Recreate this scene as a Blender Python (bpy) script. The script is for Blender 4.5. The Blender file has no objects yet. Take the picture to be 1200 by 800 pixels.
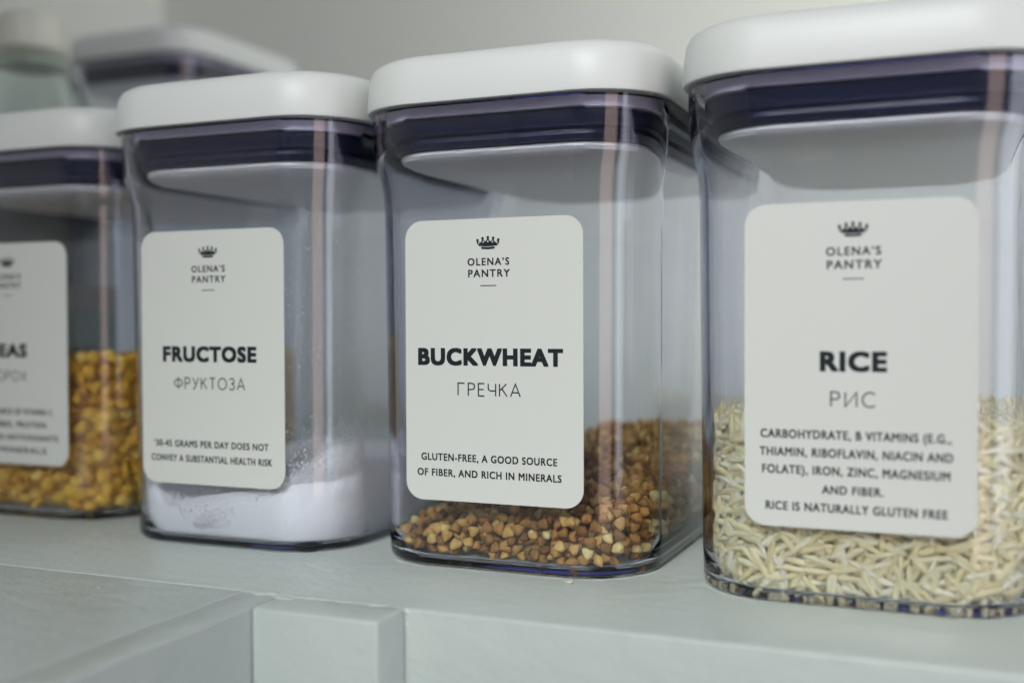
import bpy, bmesh, math, random
from mathutils import Vector, Matrix, noise
random.seed(7)
sc = bpy.context.scene
COL = sc.collection
S = 0.01                      # everything below is written in centimetres
R = math.radians

# ------------------------------------------------------------------ camera
cam_d = bpy.data.cameras.new('camera')
cam = bpy.data.objects.new('camera', cam_d); COL.objects.link(cam)
sc.camera = cam
cam_d.sensor_width = 36.0
cam_d.lens = 36.0 * 1313.2 / 1200.0
cam_d.clip_start = 0.01; cam_d.clip_end = 50
yaw, pit, rol = R(22.8385), R(-1.1015), R(-0.2168)
CAMZ = 7.85
dv = Vector((-math.sin(yaw)*math.cos(pit), math.cos(yaw)*math.cos(pit), math.sin(pit)))
rv = Vector((math.cos(yaw), math.sin(yaw), 0)); uv = rv.cross(dv)
r2 = rv*math.cos(rol) + uv*math.sin(rol); u2 = -rv*math.sin(rol) + uv*math.cos(rol)
m3 = Matrix((r2, u2, -dv)).transposed()
cam.matrix_world = Matrix.Translation((0, 0, CAMZ*S)) @ m3.to_4x4()
cam_d.dof.use_dof = True
cam_d.dof.focus_distance = 0.346
cam_d.dof.aperture_fstop = 4.9
cam_d.dof.aperture_blades = 0

# ------------------------------------------------------------------ world, lamps, exposure
w = bpy.data.worlds.new('World'); sc.world = w; w.use_nodes = True
bg = w.node_tree.nodes['Background']
bg.inputs['Color'].default_value = (0.66, 0.75, 0.98, 1); bg.inputs['Strength'].default_value = 0.17

def area(name, loc, target, sx, sy, power, col):
    l = bpy.data.lights.new(name, 'AREA'); l.shape = 'RECTANGLE'; l.size = sx*S; l.size_y = sy*S
    l.energy = power; l.color = col
    o = bpy.data.objects.new(name, l); COL.objects.link(o)
    o.location = Vector(loc)*S
    o.rotation_euler = (Vector(target)-Vector(loc)).to_track_quat('-Z', 'Y').to_euler()
    return o
kl = area('window_light', (-4, -52, 58), (-9.5, 33, 3), 44, 36, 0.60, (0.955, 1.0, 0.965))
kl.data.spread = R(41)
wf = area('added_wall_fill', (36, 48, 66), (10, 72, 44), 40, 30, 1.3, (0.97, 1.0, 0.955))  # added fill lamp, brightens the upper back wall; not a fitting of the room
wf.data.spread = R(80)
area('door_light', (54, -32, 8), (-8, 32, 8), 29, 70, 1.15, (1.0, 0.72, 0.60))
area('side_light', (78, 4, 10), (-8, 32, 8), 34, 80, 2.2, (0.86, 0.90, 1.0))
sc.view_settings.view_transform = 'Standard'; sc.view_settings.look = 'None'
sc.view_settings.exposure = -0.02; sc.view_settings.gamma = 1.0
sc.view_settings.use_curve_mapping = False
sc.render.engine = 'CYCLES'
cy = sc.cycles
cy.max_bounces = 24; cy.diffuse_bounces = 5; cy.glossy_bounces = 6; cy.transmission_bounces = 16
cy.transparent_max_bounces = 64
cy.blur_glossy = 0.0            # let the lamps reach the food through the clear plastic
cy.use_denoising = True
try: cy.denoiser = 'OPENIMAGEDENOISE'
except Exception: pass
cy.sample_clamp_indirect = 20.0

# ------------------------------------------------------------------ materials
class Mat:
    def __init__(s, name):
        s.m = bpy.data.materials.new(name); s.m.use_nodes = True
        s.nt = s.m.node_tree; s.b = s.nt.nodes.get('Principled BSDF'); s.out = s.nt.nodes.get('Material Output')
    def n(s, t, **kw):
        x = s.nt.nodes.new(t)
        for k, v in kw.items():
            if k in x.inputs.keys(): x.inputs[k].default_value = v
            else: setattr(x, k, v)
        return x
    def l(s, a, b): s.nt.links.new(a, b)
    def coord(s): return s.n('ShaderNodeTexCoord').outputs['Object']
    def noise(s, scale, detail=3, rough=.5, vec=None):
        x = s.n('ShaderNodeTexNoise'); x.inputs['Scale'].default_value = scale
        x.inputs['Detail'].default_value = detail; x.inputs['Roughness'].default_value = rough
        s.l(vec or s.coord(), x.inputs['Vector']); return x.outputs['Fac']
    def ramp(s, fac, stops):
        x = s.n('ShaderNodeValToRGB'); e = x.color_ramp.elements
        while len(e) < len(stops): e.new(.5)
        for i, (p, c) in enumerate(stops): e[i].position = p; e[i].color = (*c, 1)
        s.l(fac, x.inputs['Fac']); return x.outputs['Color']
    def bump(s, h, strength, dist):
        x = s.n('ShaderNodeBump'); x.inputs['Strength'].default_value = strength; x.inputs['Distance'].default_value = dist
        s.l(h, x.inputs['Height']); s.l(x.outputs['Normal'], s.b.inputs['Normal']); return x

def plain(name, col, rough=.4, spec=.5):
    k = Mat(name); k.b.inputs['Base Color'].default_value = (*col, 1)
    k.b.inputs['Roughness'].default_value = rough; k.b.inputs['Specular IOR Level'].default_value = spec
    return k

def mk_glass(name, tint, absorb, density, ior=1.5, bump=.04):
    k = Mat(name); b = k.b
    b.inputs['Base Color'].default_value = (*tint, 1); b.inputs['Transmission Weight'].default_value = 1
    b.inputs['Roughness'].default_value = .0; b.inputs['IOR'].default_value = ior
    k.bump(k.noise(28, 2), bump, .002)
    v = k.n('ShaderNodeVolumeAbsorption'); v.inputs['Color'].default_value = (*absorb, 1); v.inputs['Density'].default_value = density
    k.l(v.outputs[0], k.out.inputs['Volume'])
    return k.m
M = {}
M['clear'] = mk_glass('clear_jar_plastic', (.892, .912, .936), (.42, .40, .78), 28)
M['bottle_clear'] = mk_glass('clear_bottle_plastic', (.88, .92, .91), (.5, .7, .68), 60)
k = plain('white_lid_plastic', (.70, .71, .695), .42, .5)
k.bump(k.noise(900, 2), .02, .001); M['lid'] = k.m
M['plate'] = plain('white_inner_plastic', (.74, .73, .73), .3).m
M['gasket'] = plain('charcoal_gasket', (.007, .008, .032), .45, .35).m
M['rim'] = plain('grey_lid_skirt', (.62, .57, .70), .35).m
M['foot'] = plain('dark_rubber', (.012, .012, .02), .5).m
k = plain('label_vinyl', (.625, .632, .60), .42, .4); k.bump(k.noise(1500, 2), .03, .0005); M['label'] = k.m
M['flake0'] = plain('dust_fleck', (.60, .60, .58), .7).m
M['ink'] = plain('black_ink', (.010, .014, .018), .45, .3).m
M['inklight'] = plain('thin_black_ink', (.030, .034, .038), .45, .3).m

def paint(name, c0, c1):
    k = Mat(name); co = k.coord()
    mp = k.n('ShaderNodeMapping'); mp.inputs['Scale'].default_value = (1, 1, 1); k.l(co, mp.inputs['Vector'])
    v = mp.outputs['Vector']
    k.l(k.ramp(k.noise(9, 4, .55, v), [(.3, c0), (.7, c1)]), k.b.inputs['Base Color'])
    k.b.inputs['Roughness'].default_value = .36
    mp2 = k.n('ShaderNodeMapping'); mp2.inputs['Scale'].default_value = (20, 50, 40); k.l(co, mp2.inputs['Vector'])
    a = k.noise(1.0, 4, .6, mp2.outputs['Vector']); b = k.noise(140, 3, .6, co); c = k.noise(30, 2, .5, co)
    ad = k.n('ShaderNodeMath'); ad.operation = 'ADD'; k.l(a, ad.inputs[0]); k.l(b, ad.inputs[1])
    ad2 = k.n('ShaderNodeMath'); ad2.operation = 'ADD'; k.l(ad.outputs[0], ad2.inputs[0]); k.l(c, ad2.inputs[1])
    k.bump(ad2.outputs[0], .5, .0010)
    return k.m
M['shelf'] = paint('painted_shelf_wood', (.485, .54, .515), (.535, .58, .55))
M['ridge'] = paint('paint_ridge', (.55, .58, .56), (.62, .64, .62))
k = Mat('wall_paint'); k.l(k.ramp(k.noise(3, 3), [(.3, (.74, .745, .69)), (.7, (.77, .775, .72))]), k.b.inputs['Base Color'])
k.b.inputs['Roughness'].default_value = .6; k.bump(k.noise(200, 3), .2, .001); M['wall'] = k.m

def grain(name, stops, rough, spec=.4, bscale=900, bstr=.25, sub=0):
    k = Mat(name); g = k.n('ShaderNodeNewGeometry')
    c = k.ramp(g.outputs['Random Per Island'], stops)
    nz = k.noise(bscale*.5, 3)
    mx = k.n('ShaderNodeMix'); mx.data_type = 'RGBA'; mx.blend_type = 'MULTIPLY'; mx.inputs[0].default_value = .6
    k.l(c, mx.inputs[6]); k.l(k.ramp(nz, [(.3, (.84, .81, .76)), (.65, (1.03, 1.03, 1.03))]), mx.inputs[7])
    k.l(mx.outputs[2], k.b.inputs['Base Color'])
    k.b.inputs['Roughness'].default_value = rough; k.b.inputs['Specular IOR Level'].default_value = spec
    if sub:
        k.b.inputs['Subsurface Weight'].default_value = sub; k.b.inputs['Subsurface Radius'].default_value = (.003, .0026, .0018)
        k.b.inputs['Subsurface Scale'].default_value = 1.0
    k.bump(k.noise(bscale, 2), bstr, .0006)
    return k.m
M['rice'] = grain('rice_grain', [(0, (.80, .67, .36)), (.3, (.87, .76, .44)), (.7, (.91, .83, .53)), (1, (.94, .89, .68))], .36, .4, 500, .06, sub=.3)
M['buck'] = grain('buckwheat_kernel', [(0, (.20, .09, .026)), (.3, (.37, .18, .05)), (.6, (.52, .275, .08)), (.87, (.66, .41, .13)), (.96, (.76, .57, .21)), (1, (.84, .72, .34))], .62, .2, 800, .3)
M['pea'] = grain('split_pea', [(0, (.52, .25, .025)), (.35, (.68, .37, .035)), (.75, (.78, .48, .06)), (1, (.84, .58, .14))], .62, .2, 500, .15)
k = Mat('fructose_powder'); k.b.inputs['Base Color'].default_value = (.96, .955, .95, 1); k.b.inputs['Roughness'].default_value = .7
k.bump(k.noise(1500, 3, .7), .6, .0012); M['sugar'] = k.m
k = Mat('dark_oil'); k.b.inputs['Base Color'].default_value = (.018, .020, .008, 1); k.b.inputs['Roughness'].default_value = .1; M['oil'] = k.m
k = Mat('green_band'); sx = k.n('ShaderNodeSeparateXYZ'); k.l(k.coord(), sx.inputs[0])
k.l(k.ramp(k.noise(40, 2), [(.3, (.02, .075, .035)), (.7, (.03, .10, .05))]), k.b.inputs['Base Color']); M['green'] = k.m
M['olive'] = plain('olive_band', (.09, .075, .02), .5).m
M['cap'] = plain('cream_cap_plastic', (.70, .70, .60), .35).m

# ------------------------------------------------------------------ helpers
def obj(name, bm, mats, parent=None, loc=None, smooth=True, sharp=35):
    me = bpy.data.meshes.new(name)
    bmesh.ops.scale(bm, vec=(S, S, S), verts=bm.verts)
    bm.normal_update(); bm.to_mesh(me); bm.free()
    for mm in (mats if isinstance(mats, (list, tuple)) else [mats]): me.materials.append(mm)
    if smooth:
        for p in me.polygons: p.use_smooth = True
        try: me.set_sharp_from_angle(angle=R(sharp))
        except Exception: pass
    o = bpy.data.objects.new(name, me); COL.objects.link(o)
    if parent: o.parent = parent
    if loc is not None: o.location = Vector(loc)*S
    return o

def from_py(name, vs, fs, mat, parent=None, loc=None, smooth=True):
    me = bpy.data.meshes.new(name)
    me.from_pydata([(x*S, y*S, z*S) for x, y, z in vs], [], fs); me.update()
    me.materials.append(mat)
    if smooth: me.polygons.foreach_set('use_smooth', [True]*len(me.polygons))
    o = bpy.data.objects.new(name, me); COL.objects.link(o)
    if parent: o.parent = parent
    if loc is not None: o.location = Vector(loc)*S
    return o

def thing(name, label, cat, loc, group=None):
    o = bpy.data.objects.new(name, None); COL.objects.link(o)
    o.location = Vector(loc)*S; o.empty_display_size = .02
    o['label'] = label; o['category'] = cat
    if group: o['group'] = group
    return o
def tag(o, label, cat, group=None, kind=None):
    o['label'] = label; o['category'] = cat
    if group: o['group'] = group
    if kind: o['kind'] = kind
    return o

def rrect(hw, hd, r, n=10):
    r = min(r, hw-.01, hd-.01); out = []
    for cx, cy, a0 in ((hw-r, -hd+r, -90), (hw-r, hd-r, 0), (-hw+r, hd-r, 90), (-hw+r, -hd+r, 180)):
        for i in range(n+1):
            a = R(a0 + 90*i/n); out.append((cx + r*math.cos(a), cy + r*math.sin(a)))
    return out

def loft(bm, rings, cap0=True, cap1=True, close=False):
    rows = [[bm.verts.new(p) for p in ring] for ring in rings]
    n = len(rows[0])
    pairs = list(zip(rows, rows[1:])) + ([(rows[-1], rows[0])] if close else [])
    for a, b in pairs:
        for i in range(n):
            bm.faces.new((a[i], a[(i+1) % n], b[(i+1) % n], b[i]))
    if not close:
        if cap0: bm.faces.new(rows[0][::-1])
        if cap1: bm.faces.new(rows[-1])
    return rows

def box(bm, x0, x1, y0, y1, z0, z1, bev=0):
    r = bmesh.ops.create_cube(bm, size=1)
    for v in r['verts']:
        v.co = Vector((x0 if v.co.x < 0 else x1, y0 if v.co.y < 0 else y1, z0 if v.co.z < 0 else z1))
    if bev:
        es = list({e for v in r['verts'] for e in v.link_edges})
        bmesh.ops.bevel(bm, geom=es, offset=bev, segments=3, affect='EDGES', profile=.5)

def lathe(bm, prof, n=48, cx=0, cy=0, close=False):
    # prof: (radius, height) pairs
    rings = [[(cx + r*math.cos(2*math.pi*i/n), cy + r*math.sin(2*math.pi*i/n), z) for i in range(n)] for r, z in prof]
    loft(bm, rings, close=close)

def sdrr(x, y, hw, hd, r):
    qx, qy = abs(x)-hw+r, abs(y)-hd+r
    return math.hypot(max(qx, 0), max(qy, 0)) + min(max(qx, qy), 0) - r
def sdn(x, y, hw, hd, r):
    e = .01
    g = Vector((sdrr(x+e, y, hw, hd, r)-sdrr(x-e, y, hw, hd, r), sdrr(x, y+e, hw, hd, r)-sdrr(x, y-e, hw, hd, r), 0))
    return g.normalized() if g.length > 1e-9 else Vector((0, -1, 0))

# ------------------------------------------------------------------ lettering
def text_mesh(s, width, cap, cx, base, z, bold=0.0, copies=1, spread=0.0, space=1.1):
    """flat letters: list of verts / faces in label space, x right, y up, z out of the label"""
    c = bpy.data.curves.new('lettering', 'FONT'); c.body = s; c.offset = bold; c.space_character = space
    c.fill_mode = 'FRONT'; c.resolution_u = 4
    o = bpy.data.objects.new('lettering', c); COL.objects.link(o)
    dg = bpy.context.evaluated_depsgraph_get(); dg.update()
    me = bpy.data.meshes.new_from_object(o.evaluated_get(dg))
    vs = [v.co.copy() for v in me.vertices]; fs = [list(p.vertices) for p in me.polygons]
    bpy.data.objects.remove(o); bpy.data.curves.remove(c); bpy.data.meshes.remove(me)
    # cap height of this font measured from an H-like extent: use the tallest capital
    x0 = min(v.x for v in vs); x1 = max(v.x for v in vs)
    CAPH = 0.678
    sx = (width - 2*spread) / (x1-x0); sy = cap / CAPH
    V, F = [], []
    shifts = [(0, 0)] if copies == 1 else [(-1, -1), (1, 1), (-1, 1), (1, -1)] if copies == 4 else [(2*j/(copies-1)-1, 0) for j in range(copies)]
    for j, (ax, ay) in enumerate(shifts):
        dx = ax*spread; dy = ay*spread*.8
        b = len(V)
        V += [(cx - (width-2*spread)/2 + (v.x-x0)*sx + dx, base + v.y*sy + dy, z + j*.0006) for v in vs]
        F += [[i+b for i in f] for f in fs]
    return V, F

STROKES = {'Г': (.52, [[(0, 0), (0, 1), (.52, 1)]]),
 'Ч': (.58, [[(0, 1), (0, .62), (.06, .48), (.2, .42), (.58, .42)], [(.58, 1), (.58, 0)]]),
 'И': (.66, [[(0, 1), (0, 0), (.66, 1), (.66, 0)]]),
 'У': (.62, [[(0, 1), (.32, .36)], [(.62, 1), (.26, .16), (.16, .03), (.02, .0)]]),
 'Р': (.5, [[(0, 0), (0, 1), (.3, 1), (.45, .93), (.5, .75), (.45, .57), (.3, .5), (0, .5)]]),
 'Е': (.48, [[(.48, 1), (0, 1), (0, 0), (.48, 0)], [(0, .52), (.42, .52)]]),
 'К': (.56, [[(0, 0), (0, 1)], [(.54, 1), (.02, .46)], [(.17, .62), (.58, 0)]]),
 'А': (.74, [[(0, 0), (.37, 1), (.74, 0)], [(.12, .32), (.62, .32)]]),
 'Т': (.62, [[(0, 1), (.62, 1)], [(.31, 1), (.31, 0)]]),
 'О': (.86, [[(.43+.43*math.cos(a*math.pi/12), .5+.5*math.sin(a*math.pi/12)) for a in range(25)]]),
 'С': (.74, [[(.43+.43*math.cos(R(a)), .5+.5*math.sin(R(a))) for a in range(48, 313, 12)]]),
 'З': (.52, [[(.02, .86), (.1, .97), (.25, 1), (.42, .95), (.49, .78), (.42, .6), (.2, .53)], [(.2, .53), (.43, .47), (.52, .27), (.43, .07), (.25, 0), (.1, .03), (0, .14)]]),
 'Х': (.62, [[(0, 1), (.62, 0)], [(.62, 1), (0, 0)]]),
 'Ф': (.86, [[(.43+.43*math.cos(a*math.pi/12), .52+.33*math.sin(a*math.pi/12)) for a in range(25)], [(.43, 1.04), (.43, -.04)]])}
def stroke_text(s, width, cap, cx, base, z, th, gap=.30):
    tot = sum(STROKES[c][0] for c in s) + gap*(len(s)-1)
    sx = width/tot; V, F = [], []; x = cx-width/2; lvl = 0
    for c in s:
        wd, lines = STROKES[c]
        for ln in lines:
            lvl = (lvl+1) % 4; zz = z + lvl*.0005
            pts = [Vector((x + px*sx, base + py*cap)) for px, py in ln]
            closed = (pts[0]-pts[-1]).length < 1e-4
            L, Rr = [], []
            for i, p in enumerate(pts):
                a = pts[i-1] if i else (pts[-2] if closed else None); b = pts[i+1] if i+1 < len(pts) else (pts[1] if closed else None)
                d1 = (p-a).normalized() if a else (b-p).normalized(); d2 = (b-p).normalized() if b else d1
                t = (d1+d2); t = t.normalized() if t.length > .05 else d1
                nn = Vector((-t.y, t.x)); n1 = Vector((-d1.y, d1.x))
                q = th/2/max(.45, abs(nn.dot(n1)))
                L.append(p+nn*q); Rr.append(p-nn*q)
            b0 = len(V)
            for l_, r_ in zip(L, Rr): V += [(l_.x, l_.y, zz), (r_.x, r_.y, zz)]
            for i in range(len(pts)-1): F.append([b0+2*i+1, b0+2*i+3, b0+2*i+2, b0+2*i])
        x += (wd+gap)*sx
    return V, F

def join_vf(parts):
    V, F = [], []
    for v, f in parts:
        b = len(V); V += v; F += [[i+b for i in q] for q in f]
    return V, F

def make_label(parent, y_front, zc, spec):
    LW, LH = 5.975, 8.8
    bm = bmesh.new()
    o2 = rrect(LW/2, LH/2, .58, 8)
    loft(bm, [[(x, y, z) for x, y in o2] for z in (0, .02)])
    lab = obj('label', bm, M['label'], parent, (0, y_front, zc), sharp=30)
    lab.rotation_euler = (R(90), 0, 0)
    z = .0225
    parts = [text_mesh('OLENA’S', 1.41, .215, -.10, 2.96, z, .0, 4, .008, space=1.22), text_mesh('PANTRY', 1.41, .22, -.08, 2.60, z, .0, 4, .008, space=1.22)]
    parts.append(([(-.37, 2.315, z), (.17, 2.315, z), (.17, 2.345, z), (-.37, 2.345, z)], [[0, 1, 2, 3]]))
    V, F = join_vf(parts); from_py('brand_lettering', V, F, M['ink'], lab, smooth=False)
    t, wd = spec['title']; V, F = text_mesh(t, wd, .475, -.10, -.115, z, .016, 4, .028, space=spec.get('tspace', 1.14))
    from_py('title_lettering', V, F, M['ink'], lab, smooth=False)
    for (s, wd, cx, base, cap) in spec['lines']:
        V, F = text_mesh(s, wd, cap, cx, base, z, .0, 4, .0085, space=1.13); from_py('text_line', V, F, M['ink'], lab, smooth=False)
    t, wd = spec['cyr']; V, F = stroke_text(t, wd, .385, -.10, -1.08, z, .043, spec.get('gap', .30))
    from_py('translation_lettering', V, F, M['inklight'], lab, smooth=False)
    # crown emblem
    W, cx, b = .78, -.11, 3.46
    V, F = [], []
    def poly(pts, zz):
        i0 = len(V); V.extend((cx + (px-.5)*W, b + py*W, zz) for px, py in pts); F.append(list(range(i0, i0+len(pts))))
    def disc(px, py, r, zz): poly([(px + r*math.cos(2*math.pi*i/10), py + r*math.sin(2*math.pi*i/10)) for i in range(10)], zz)
    poly([(.22, 0), (.5, -.02), (.78, 0), (.80, .09), (.5, .07), (.20, .09)], z)
    xs = [(.05, .33), (.27, .40), (.5, .43), (.73, .40), (.95, .33)]
    bx = [(.20, .115), (.35, .10), (.5, .095), (.65, .10), (.80, .115)]
    for i in range(5):                                   # five fan-shaped points of the crown
        (tx, ty), (qx, qy) = xs[i], bx[i]
        poly([(qx-.08, qy), (qx+.08, qy), (qx*.4+tx*.6+.105, qy*.4+ty*.6), (tx, ty), (qx*.4+tx*.6-.105, qy*.4+ty*.6)], z+.0004*(1+i))
        disc(tx, ty+.02, .058, z+.0030)
    em = from_py('crown_emblem', V, F, M['ink'], lab, smooth=False)
    V2, F2 = [], []
    V, F = V2, F2
    for i in range(5):
        (tx, ty), (qx, qy) = xs[i], bx[i]; mx, my = qx*.4+tx*.6, qy*.4+ty*.6; h = .036
        i0 = len(V2); V2.extend((cx + (px-.5)*W, b + py*W, z+.0042) for px, py in ((mx-h, my), (mx, my-h*1.3), (mx+h, my), (mx, my+h*1.3))); F2.append([i0, i0+1, i0+2, i0+3])
    me = em.data; me.materials.append(M['label']); n0 = len(me.polygons)
    bm = bmesh.new(); bm.from_mesh(me)
    for f in F2:
        ff = bm.faces.new([bm.verts.new(Vector(V2[i])*S) for i in f]); ff.material_index = 1
    bm.to_mesh(me); bm.free()
    return lab

# ------------------------------------------------------------------ the room behind and the shelf
WX, WY = -61.0, 72.8
bm = bmesh.new(); box(bm, WX, 90, WY, WY+6, -60, 170)
o = obj('back_wall', bm, M['wall'], smooth=False); o['kind'] = 'structure'
bm = bmesh.new(); box(bm, WX-6, WX, -90, WY+6, -60, 170)
o = obj('side_wall', bm, M['wall'], smooth=False); o['kind'] = 'structure'

EY, AX = 26.95, -18.5
TH = 6.0
shelf = thing('shelf', 'white painted wooden corner shelf with a small square block at its inner corner', 'shelf', (-16, 40, 0))
sp = Vector((-16, 40, 0))
def spart(name, x0, x1, y0, y1, z1=0, z0=-TH, bev=.10):
    bm = bmesh.new(); box(bm, x0-sp.x, x1-sp.x, y0-sp.y, y1-sp.y, z0, z1, bev)
    return obj(name, bm, M['shelf'], shelf, sharp=60)
spart('shelf_board', WX+.01, 80, EY, WY-.01)
spart('return_board', WX+.01, AX-1.4, -80, EY-.004)
spart('edge_strip', AX-1.396, AX, -80, EY-.004)
spart('corner_block', AX+.004, -14.55, 25.4, EY-.004, .0)
# lumpy beads of old paint along the joints
def ridge(pts, r, lump, seed):
    bm = bmesh.new(); rings = []
    n = len(pts)
    for i, (x, y) in enumerate(pts):
        a = pts[max(0, i-1)]; b = pts[min(n-1, i+1)]
        t = Vector((b[0]-a[0], b[1]-a[1])).normalized(); nn = Vector((-t.y, t.x))
        rr = r*(1 + lump*noise.noise(Vector((x*2.1, y*2.1, seed)))) * (.15 if i in (0, n-1) else 1)
        off = .06*lump*noise.noise(Vector((x*.9, y*.9, seed+5)))
        ring = []
        for k_ in range(8):
            an = math.pi*2*k_/8
            ring.append((x+nn.x*(rr*1.5*math.cos(an)+off)-sp.x, y+nn.y*(rr*1.5*math.cos(an)+off)-sp.y, rr*.40*math.sin(an) - .006))
        rings.append(ring)
    loft(bm, rings)
    return obj('paint_ridge', bm, M['ridge'], shelf)
def seg(p, q, n): return [(p[0]+(q[0]-p[0])*i/n, p[1]+(q[1]-p[1])*i/n) for i in range(n+1)]
ridge(seg((-50, 27.6), (-19.5, 27.72), 90), .028, .5, 1.0)
ridge(seg((-19.9, -20), (-19.85, 26.9), 120), .03, .5, 2.0)
ridge(seg((-19.8, 26.92), (-14.6, 26.95), 60), .10, 1.3, 3.0)
ridge(seg((-19.9, 26.95), (-17.9, 26.6), 24), .09, 1.4, 4.0)

def lump(bm, c, r, flat, seed, ax=2):
    res = bmesh.ops.create_icosphere(bm, subdivisions=2, radius=1)
    for v in res['verts']:
        k_ = r*(1 + .45*noise.noise(v.co*1.7 + Vector((seed, 0, 0)))); p = v.co*k_; p[ax] *= flat; v.co = p + Vector(c)
for i, (c, r, fl, ax) in enumerate([((-17.4, 25.42, -.72), .05, .4, 1), ((-18.36, 25.45, -.16), .07, .7, 0), ((-14.5, 26.98, -.45), .09, .6, 1), ((-14.48, 26.95, -.1), .08, .8, 1), ((-10.2, 26.97, -.8), .06, .4, 1), ((-5.6, 26.97, -.35), .05, .4, 1), ((-16.4, 25.42, -1.5), .05, .4, 1), ((-2.2, 26.97, -1.2), .06, .4, 1)]):
    bm = bmesh.new(); lump(bm, Vector(c)-sp, r, fl, i*3.1, ax); obj('paint_chip', bm, M['ridge'], shelf)
M['flake'] = plain('pale_husk', (.62, .60, .50), .6).m
for i, (x, y, r, lb) in enumerate([(-11.35, 31.3, .15, 'pale husk flake poking out from under the BUCKWHEAT jar'), (-24.05, 25.6, .045, 'tiny white crumb on the shelf arm at lower left'), (-21.5, 26.6, .035, 'tiny pale crumb near the joint in the shelf boards, in front of the FRUCTOSE jar')]):
    bm = bmesh.new(); lump(bm, (0, 0, r*.35), r, .35, i*5.7)
    tag(obj('crumb' if i else 'husk_flake', bm, M['flake'], None, (x, y, 0)), lb, 'crumb' if i else 'husk')

# ------------------------------------------------------------------ jars
def make_jar(loc, label, top=14.6, lab=None, hl=5.17, hd=7.95):
    """loc: centre of the jar's footprint; top: height of the lid's lower edge"""
    jar = thing('storage_jar', label, 'storage jar', loc, 'clear jars with white lids')
    n = 12; rc = 2.5
    dd = hd-hl
    zt = top
    outer = [(.05, -.35), (.055, -.16), (.08, -.07), (.15, -.015), (.3, .0), (1.2, .02), (zt-3.2, .10), (zt-2.6, .13), (zt-2.1, .21), (zt-1.6, .31), (zt-1.0, .36), (zt-.20, .375), (zt-.05, .375)]
    inner = [(zt-.05, .25), (zt-.10, .19), (zt-1.0, .13), (zt-1.6, .07), (zt-2.1, -.03), (zt-2.6, -.11), (zt-3.2, -.14), (1.2, -.22), (.45, -.25), (.27, -.36), (.20, -.60)]
    bm = bmesh.new()
    hb = 4.68
    rings = [[(x, y, z) for x, y in rrect(hb+o_, hb+dd+o_, rc+min(o_, 0)*.4, n)] for z, o_ in outer]
    rings += [[(x, y, z) for x, y in rrect(hb+o_, hb+dd+o_, rc-.22+min(o_+.22, 0)*.4, n)] for z, o_ in inner]
    loft(bm, rings)
    obj('body', bm, M['clear'], jar, sharp=50)
    # lid
    bm = bmesh.new()
    prof = [(zt+.06, -.30, 2.4), (zt+.0, -.06, 2.5), (zt+.03, 0, 2.5), (zt+.12, .02, 2.5), (zt+.8, -.02, 2.5), (zt+1.2, -.07, 2.5), (zt+1.42, -.17, 2.45), (zt+1.56, -.36, 2.4), (zt+1.63, -.65, 2.3), (zt+1.70, -1.6, 2.0), (zt+1.73, -3.0, 1.2)]
    loft(bm, [[(x, y, z) for x, y in rrect(hl+o_, hd+o_, r_, n)] for z, o_, r_ in prof])
    lid = obj('lid', bm, M['lid'], jar, sharp=50)
    bm = bmesh.new()
    prof = [(zt-.42, -.62), (zt-.38, -.54), (zt+.05, -.54)]
    loft(bm, [[(x, y, z) for x, y in rrect(hl+o_, hd+o_, 2.2, n)] for z, o_ in prof]); obj('skirt', bm, M['rim'], lid)
    bm = bmesh.new()
    prof = [(zt-1.34, -.95), (zt-1.30, -.80), (zt-1.15, -.72), (zt-.98, -.78), (zt-.92, -.66), (zt-.80, -.66), (zt-.68, -.60), (zt-.50, -.60), (zt-.41, -.75)]
    loft(bm, [[(x, y, z) for x, y in rrect(hl+o_, hd+o_, 2.1, n)] for z, o_ in prof]); obj('gasket', bm, M['gasket'], lid)
    bm = bmesh.new()
    prof = [(zt-1.95, -3.6, .9), (zt-1.88, -2.2, 1.4), (zt-1.72, -1.3, 1.8), (zt-1.58, -1.0, 1.9), (zt-1.46, -.92, 2.0), (zt-1.36, -.95, 2.0), (zt-1.33, -1.05, 2.0)]
    loft(bm, [[(x, y, z) for x, y in rrect(hl+o_, hd+o_, r_, n)] for z, o_, r_ in prof]); obj('inner_plate', bm, M['plate'], lid)
    for sx in (-1, 1):
        for sy in (-1, 1):
            bm = bmesh.new(); lathe(bm, [(.42, 0), (.47, .015), (.48, .05), (.42, .07)], 24)
            obj('foot', bm, M['foot'], jar, (sx*3.15, sy*(hb+dd-1.0), 0))
    V, F = [], []
    rg = random.Random(int(loc[0]*37) & 255)
    ring_ = rrect(hb+.10, hb+dd+.10, rc, 12)
    for _ in range(70):
        t = rg.random()*len(ring_) if rg.random() < .5 else 0
        if t: i = int(t) % len(ring_); a, b = ring_[i], ring_[(i+1) % len(ring_)]; f = t % 1; x, y = a[0]+(b[0]-a[0])*f, a[1]+(b[1]-a[1])*f
        else: x, y = rg.uniform(-2.4, 2.4), -(hb+dd+.10)
        z = rg.uniform(3, zt-3.3); k0 = len(V); r = rg.uniform(.005, .015); c = Vector((x, y, z))
        for d_ in ((1, 0, 0), (-1, 0, 0), (0, 1, 0), (0, -1, 0), (0, 0, rg.uniform(.6, 2)), (0, 0, -1)): V.append(tuple(c + Vector(d_)*r))
        F += [[k0+i for i in q] for q in ((0, 2, 4), (2, 1, 4), (1, 3, 4), (3, 0, 4), (2, 0, 5), (1, 2, 5), (3, 1, 5), (0, 3, 5))]
    o = from_py('dust', V, F, M['flake0'], jar); o['kind'] = 'stuff'
    if lab: make_label(jar, -(hb+dd+.10)-.012, 6.58, lab)
    return jar

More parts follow.
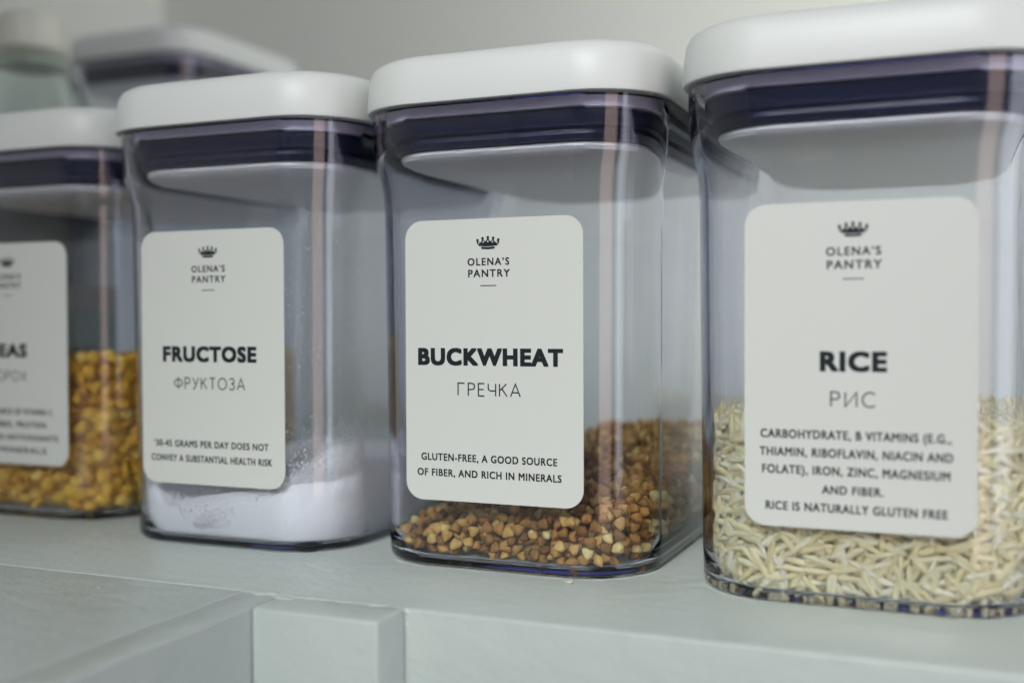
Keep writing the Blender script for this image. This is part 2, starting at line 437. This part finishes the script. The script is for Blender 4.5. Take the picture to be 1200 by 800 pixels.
SPECS = {
 'buck': dict(title=('BUCKWHEAT', 4.90), cyr=('ГРЕЧКА', 2.10), lines=[('GLUTEN-FREE, A GOOD SOURCE', 4.60, -.15, -3.14, .215), ('OF FIBER, AND RICH IN MINERALS', 4.88, -.15, -3.63, .215)]),
 'rice': dict(title=('RICE', 1.73), cyr=('РИС', 1.14), gap=.34, lines=[('CARBOHYDRATE, B VITAMINS (E.G.,', 4.90, -.10, -1.97, .225), ('THIAMIN, RIBOFLAVIN, NIACIN AND', 4.97, -.09, -2.46, .225), ('FOLATE), IRON, ZINC, MAGNESIUM', 4.83, -.09, -2.94, .225), ('AND FIBER.', 1.59, -.11, -3.44, .215), ('RICE IS NATURALLY GLUTEN FREE', 4.68, -.07, -3.94, .22)]),
 'fruc': dict(title=('FRUCTOSE', 3.95), cyr=('ФРУКТОЗА', 2.96), lines=[('‘30-45 GRAMS PER DAY DOES NOT', 4.83, -.08, -3.11, .22), ('CONVEY A SUBSTANTIAL HEALTH RISK', 5.09, -.07, -3.62, .22)]),
 'peas': dict(title=('PEAS', 2.0), cyr=('ГОРОХ', 1.90), lines=[('A GOOD SOURCE OF VITAMIN C', 4.55, -.10, -2.42, .215), ('IRON, FIBER, PROTEIN', 3.9, -.10, -2.93, .215), ('AND RICH IN ANTIOXIDANTS', 5.1, -.08, -3.44, .215), ('AND MINERALS', 3.9, -.10, -3.95, .215)]),
}
HDJ = 7.95
FD = 4.68 + (HDJ-5.17) + .10 + .034          # centre to label face
JB = (-13.99, 31.593+FD, 0); JR = (-3.11, 31.044+FD, 0); JF = (-24.53, 31.538+FD, 0); JP = (-35.9, 33.5+FD, 0)
make_jar(JB, 'clear jar with white lid and BUCKWHEAT label, brown kernels inside', lab=SPECS['buck'])
make_jar(JR, 'clear jar with white lid and RICE label, the one nearest the camera', lab=SPECS['rice'])
make_jar(JF, 'clear jar with white lid and FRUCTOSE label, white powder inside', lab=SPECS['fruc'])
make_jar(JP, 'blurred clear jar with white lid and PEAS label, cut off by the frame', lab=SPECS['peas'])
make_jar((-47.9, 53.0+6.6, 0), 'tall clear jar with white lid standing alone in the second row', top=23.75, hd=6.6)

# ------------------------------------------------------------------ contents
HB, DD = 4.68, HDJ-5.17
def cavity(z):           # half width of the inside at height z
    z = max(z, .20)
    o_ = -.60 + (z-.20)*3.4 if z < .27 else -.36 + (z-.27)*.61 if z < .45 else -.25 + (z-.45)*.04 if z < 1.2 else -.22
    return HB+o_-.03
def scatter(top, spacing, rad, shell, depth, tries, rng, zmax):
    """points inside the jar's cavity, close to the walls, the floor edge or the top surface"""
    cell = spacing; grid = {}; pts = []
    for _ in range(tries):
        x = rng.uniform(-HB, HB); y = rng.uniform(-HB-DD, HB+DD); z = rng.uniform(.20+rad*.85, zmax)
        t = top(x, y)
        if z > t: continue
        hw = cavity(z-rad*.3)
        s_ = sdrr(x, y, hw, hw+DD, 2.2)
        if s_ > -rad: continue
        if s_ < -shell and z < t-depth: continue
        kx, ky, kz = int(x//cell), int(y//cell), int(z//cell); ok = True
        for ax in (-1, 0, 1):
            for ay in (-1, 0, 1):
                for az in (-1, 0, 1):
                    for q in grid.get((kx+ax, ky+ay, kz+az), ()):
                        if (q[0]-x)**2+(q[1]-y)**2+(q[2]-z)**2 < spacing*spacing: ok = False; break
        if ok:
            grid.setdefault((kx, ky, kz), []).append((x, y, z)); pts.append((x, y, z, s_, t-z))
    return pts
def core(top, inset, drop, V, F):
    """solid heart of the heap so nothing shows through between the grains"""
    n = 12; base = len(V)
    ring = rrect(HB-.25-inset, HB-.25-inset+DD, 1.6, n); m = len(ring)
    lv = [.60]
    rows = []
    rows.append([(x, y, .36) for x, y in ring])
    for sc_ in (1, .75, .5, .25): rows.append([(x*sc_, y*sc_, max(.6, top(x*sc_, y*sc_)-drop)) for x, y in ring])
    for row in rows: V.extend(row)
    for a in range(len(rows)-1):
        for i in range(m): F.append([base+a*m+i, base+a*m+(i+1) % m, base+(a+1)*m+(i+1) % m, base+(a+1)*m+i])
    F.append([base+4*m+i for i in range(m)]); F.append([base+i for i in range(m)][::-1])

def pour(name, loc, pts, shapes, orient, top, mat, label, cat, inset, drop):
    V, F = [], []
    core(top, inset, drop, V, F)
    rng = random.Random(3)
    for p in pts:
        vs, fs = shapes[rng.randrange(len(shapes))]
        q = orient(p, rng); b = len(V); sc_ = rng.uniform(.88, 1.12)
        P = Vector(p[:3])
        V.extend(tuple(P + q @ (v*sc_)) for v in vs); F.extend([i+b for i in f] for f in fs)
    o = from_py(name, V, F, mat, None, loc)
    return tag(o, label, cat, kind='stuff')

def rev(profile, n, fn):
    """surface of revolution along x with a radius function"""
    V = [Vector((profile[0][0], 0, 0))]; F = []
    for x, r in profile[1:-1]:
        for i in range(n):
            a = 2*math.pi*i/n; V.append(fn(x, r, a))
    V.append(Vector((profile[-1][0], 0, 0))); m = len(profile)-2
    for i in range(n): F.append([0, 1+(i+1) % n, 1+i])
    for j in range(m-1):
        for i in range(n): F.append([1+j*n+i, 1+j*n+(i+1) % n, 1+(j+1)*n+(i+1) % n, 1+(j+1)*n+i])
    for i in range(n): F.append([1+(m-1)*n+i, 1+(m-1)*n+(i+1) % n, len(V)-1])
    return V, F

def any_rot(rng):
    from mathutils import Quaternion
    u = [rng.gauss(0, 1) for _ in range(4)]; l_ = math.sqrt(sum(a*a for a in u)); return Quaternion([a/l_ for a in u])

def frame_rot(xax, nrm):
    xax = xax.normalized(); y = nrm.cross(xax).normalized(); z = xax.cross(y)
    return Matrix((xax, y, z)).transposed().to_quaternion()

# rice: slim grains lying flat against the plastic
rshapes = []
for L, wv, cv in ((.90, .086, .02), (.84, .088, .03), (.96, .084, .01), (.88, .086, -.02), (.78, .090, .0), (.46, .088, .0)):
    prof = [(-L/2, 0), (-L*.49, .30), (-L*.46, .56), (-L*.39, .81), (-L*.25, .97), (0, 1), (L*.22, .95), (L*.37, .76), (L*.46, .46), (L*.492, .24), (L/2, 0)]
    rshapes.append(rev([(a, b*wv) for a, b in prof], 10, lambda x, r, a, L=L, cv=cv: Vector((x, r*math.cos(a) + cv*(1-(2*x/L)**2), r*.82*math.sin(a)))))
def rice_top(x, y): return 5.0 + .25*noise.noise(Vector((x*.35, y*.35, 2))) + .10*noise.noise(Vector((x*1.3, y*1.3, 7))) - .03*(y+7)
def rice_or(p, rng):
    x, y, z, s_, dt = p
    nrm = sdn(x, y, HB-.22, HB-.22+DD, 2.2)
    tan = Vector((0, 0, 1)).cross(nrm)
    if dt < .25 and -s_ > .35: nrm, tan = Vector((0, 0, 1)), Vector((1, 0, 0))
    up = nrm.cross(tan)
    a = rng.gauss(0, .95); c = min(1.0, max(0, (-s_-.10)/.33)); tilt = rng.uniform(-1, 1)*c*.4
    ax = (tan*math.cos(a) + up*math.sin(a))*math.cos(tilt) + nrm*math.sin(tilt)
    nn = (nrm - ax*nrm.dot(ax)).normalized()
    return frame_rot(ax, nn)
rng = random.Random(11)
pts = scatter(rice_top, .185, .092, .66, .5, 300000, rng, 5.6)
pour('rice', JR, pts, rshapes, rice_or, rice_top, M['rice'], 'heap of long cream rice grains filling the jar labelled RICE', 'rice', .36, .30)

# buckwheat: three-sided kernels
bshapes = []
for L, wv in ((.345, .175), (.37, .19), (.32, .165), (.385, .18)):
    prof = [(-L*.46, 0), (-L*.43, .42), (-L*.28, .88), (-L*.08, 1.02), (L*.12, .86), (L*.32, .50), (L*.45, .17), (L*.5, 0)]
    def kern(x, r, a, wv=wv): 
        q = r*wv*(1 + .22*math.cos(3*a) + .05*math.cos(6*a)); return Vector((x, q*math.cos(a), q*math.sin(a)))
    bshapes.append(rev(prof, 12, kern))
def buck_top(x, y):
    t = (y+7.5)/15
    return 1.22 + .075*x + 2.15*min(1, max(0, t*1.15))**.85*min(1, max(0, .25+.75*(x+4.5)/3.6)) + .16*noise.noise(Vector((x*.45, y*.45, 4))) + .35*max(0, x)/4.5*max(0, 1-t*2)
def buck_or(p, rng): return any_rot(rng)
rng = random.Random(12)
pts = scatter(buck_top, .285, .175, .95, .62, 110000, rng, 3.9)
pour('buckwheat', JB, pts, bshapes, buck_or, buck_top, M['buck'], 'shallow heap of brown buckwheat kernels in the jar labelled BUCKWHEAT', 'buckwheat', .75, .5)

# split peas
pshapes = []
for a_, b_, flat in ((.31, .27, 0), (.30, .25, .35), (.32, .25, .5), (.29, .28, .15)):
    prof = [(-b_, 0), (-b_*.86, .50), (-b_*.5, .87), (0, 1), (b_*.5, .87), (b_*.86, .50), (b_, 0)]
    pshapes.append(rev([(x if x < 0 else x*(1-flat), r) for x, r in prof], 12, lambda x, r, an, a_=a_: Vector((x, r*a_*math.cos(an), r*a_*1.05*math.sin(an)))))
def pea_top(x, y): return 6.1 + .35*noise.noise(Vector((x*.4, y*.4, 9))) + .05*x
rng = random.Random(13)
pts = scatter(pea_top, .39, .27, 1.0, .8, 90000, rng, 7.2)
pour('split_peas', JP, pts, pshapes, buck_or, pea_top, M['pea'], 'deep heap of yellow split peas filling the leftmost jar', 'split peas', .6, .45)

# fructose powder with an uneven, clinging top edge
def sug_top(x, y):
    f = Vector((x, y, 0)); edge = max(0, 1 + sdrr(x, y, HB-.25, HB-.25+DD, 2.2)/1.6)
    h = 1.95 + .45*noise.noise(f*.28+Vector((3, 0, 1))) + .22*noise.noise(f*.9) + .09*noise.noise(f*2.7) + .05*noise.noise(f*6)
    h += 1.35*math.exp(-((x-3.0)**2/3.2+(y+3.8)**2/9)) + .75*math.exp(-((x+4.2)**2/1.2+(y+6.5)**2/2)) - 1.75*math.exp(-((x+.5)**2/3.4+(y+7.9)**2/4.5))
    return max(.72, h + edge*(.18*noise.noise(f*3.1+Vector((0, 0, 4))) + .12))
V, F = [], []
ns = 40
def cring(z): hw = cavity(z)-.03; return rrect(hw, hw+DD, 2.22+min(0, hw-4.4)*.4, ns)
rows = [[(x, y, z) for x, y in cring(z)] for z in (.215, .245, .285, .36, .5)]
full = cring(1.3)
rows.append([(x, y, .5*(.8+sug_top(x, y))) for x, y in full]); rows.append([(x, y, sug_top(x, y)) for x, y in full])
for i in range(1, 34):
    s_ = 1-i/34; rows.append([(x*s_, y*s_, sug_top(x*s_, y*s_)) for x, y in full])
m = len(full)
for row in rows: V.extend(row)
for a in range(len(rows)-1):
    for i in range(m): F.append([a*m+i, a*m+(i+1) % m, (a+1)*m+(i+1) % m, (a+1)*m+i])
F.append(list(range(m))[::-1]); F.append([(len(rows)-1)*m+i for i in range(m)])
rng = random.Random(5)
OCT = [Vector(v) for v in ((1, 0, 0), (-1, 0, 0), (0, 1, 0), (0, -1, 0), (0, 0, 1), (0, 0, -1))]
OF = [[0, 2, 4], [2, 1, 4], [1, 3, 4], [3, 0, 4], [2, 0, 5], [1, 2, 5], [3, 1, 5], [0, 3, 5]]
per = rrect(HB-.245, HB-.245+DD, 2.2, 24)
def along(t):
    t = t % 1 * len(per); i = int(t); a, b = per[i], per[(i+1) % len(per)]; f = t-i
    return a[0]+(b[0]-a[0])*f, a[1]+(b[1]-a[1])*f
cnt = 0
while cnt < 6500:                                      # single crystals clinging to the inside of the plastic
    if rng.random() < .55: x, y = rng.uniform(-4.43, 4.43), -(HB-.245+DD)
    else: x, y = along(rng.random())
    if abs(x) > 2.2 and y < -5:
        x, y = (lambda a: (math.copysign(2.2+2.2*math.sin(a), x), -(HB-.245+DD-2.2)-2.2*math.cos(a)))(rng.uniform(0, math.pi/2))
    t = sug_top(x, y); h = rng.expovariate(1/.45)
    if rng.random() < .10: h = rng.uniform(0, 9)
    z = t - .1 + h
    if z > 11.5 or noise.noise(Vector((x*.8, z*.8, 2.2)))+.35 < rng.random()*.8: continue
    b = len(V); r = rng.uniform(.012, .030)*(1 if rng.random() < .93 else 1.7); q = any_rot(rng)
    V.extend(tuple(Vector((x, y, z)) + q @ (v*r)) for v in OCT); F.extend([i+b for i in f] for f in OF); cnt += 1
tag(from_py('fructose', V, F, M['sugar'], None, JF), 'loose white powder heaped unevenly in the jar labelled FRUCTOSE', 'fructose powder', kind='stuff')

# ------------------------------------------------------------------ bottle behind the peas
BL = (-46.3, 44.9, 0)
bt = thing('bottle', 'clear bottle with a cream screw cap standing behind the leftmost jar', 'bottle', BL)
bm = bmesh.new()
lathe(bm, [(3.6, 0), (4.1, .25), (4.2, .8), (4.2, 13.0), (4.0, 15.0), (3.4, 17.4), (2.7, 19.4), (2.1, 20.95), (1.75, 21.85), (1.6, 22.45), (1.6, 22.85), (1.42, 22.85), (1.42, 22.45), (1.6, 21.85), (1.95, 20.95), (2.55, 19.6), (3.25, 17.4), (3.85, 15.0), (4.05, 13), (4.05, .8), (3.9, .4), (3.5, .2)], 56)
obj('body', bm, M['bottle_clear'], bt)
bm = bmesh.new()
n = 72; prof = [(1.55, 21.60), (1.66, 21.65), (1.68, 21.80), (1.66, 23.65), (1.58, 23.85), (1.36, 23.95), (.6, 23.97)]
loft(bm, [[((r+(.025*(i % 2) if 21.75 < z < 23.75 else 0))*math.cos(2*math.pi*i/n), (r+(.025*(i % 2) if 21.75 < z < 23.75 else 0))*math.sin(2*math.pi*i/n), z) for i in range(n)] for r, z in prof])
obj('cap', bm, M['cap'], bt)
bm = bmesh.new(); lathe(bm, [(1.62, 21.15), (1.80, 21.20), (1.82, 21.40), (1.62, 21.50)], 56); obj('neck_ring', bm, M['cap'], bt)
bm = bmesh.new(); lathe(bm, [(4.205, 6.0), (4.23, 6.02), (4.23, 8.5), (4.205, 8.52)], 64, close=True); band = obj('label_band', bm, M['green'], bt)
bm = bmesh.new(); lathe(bm, [(4.205, 8.53), (4.23, 8.55), (4.23, 9.6), (4.205, 9.62)], 64, close=True); obj('label_border', bm, M['olive'], band)
bm = bmesh.new(); lathe(bm, [(3.4, .25), (3.85, .45), (4.0, .85), (4.0, 13), (3.8, 15.0), (3.3, 16.8)], 56)
tag(obj('dark_oil', bm, M['oil'], None, BL), 'dark olive liquid filling the bottle behind the leftmost jar', 'oil', kind='stuff')
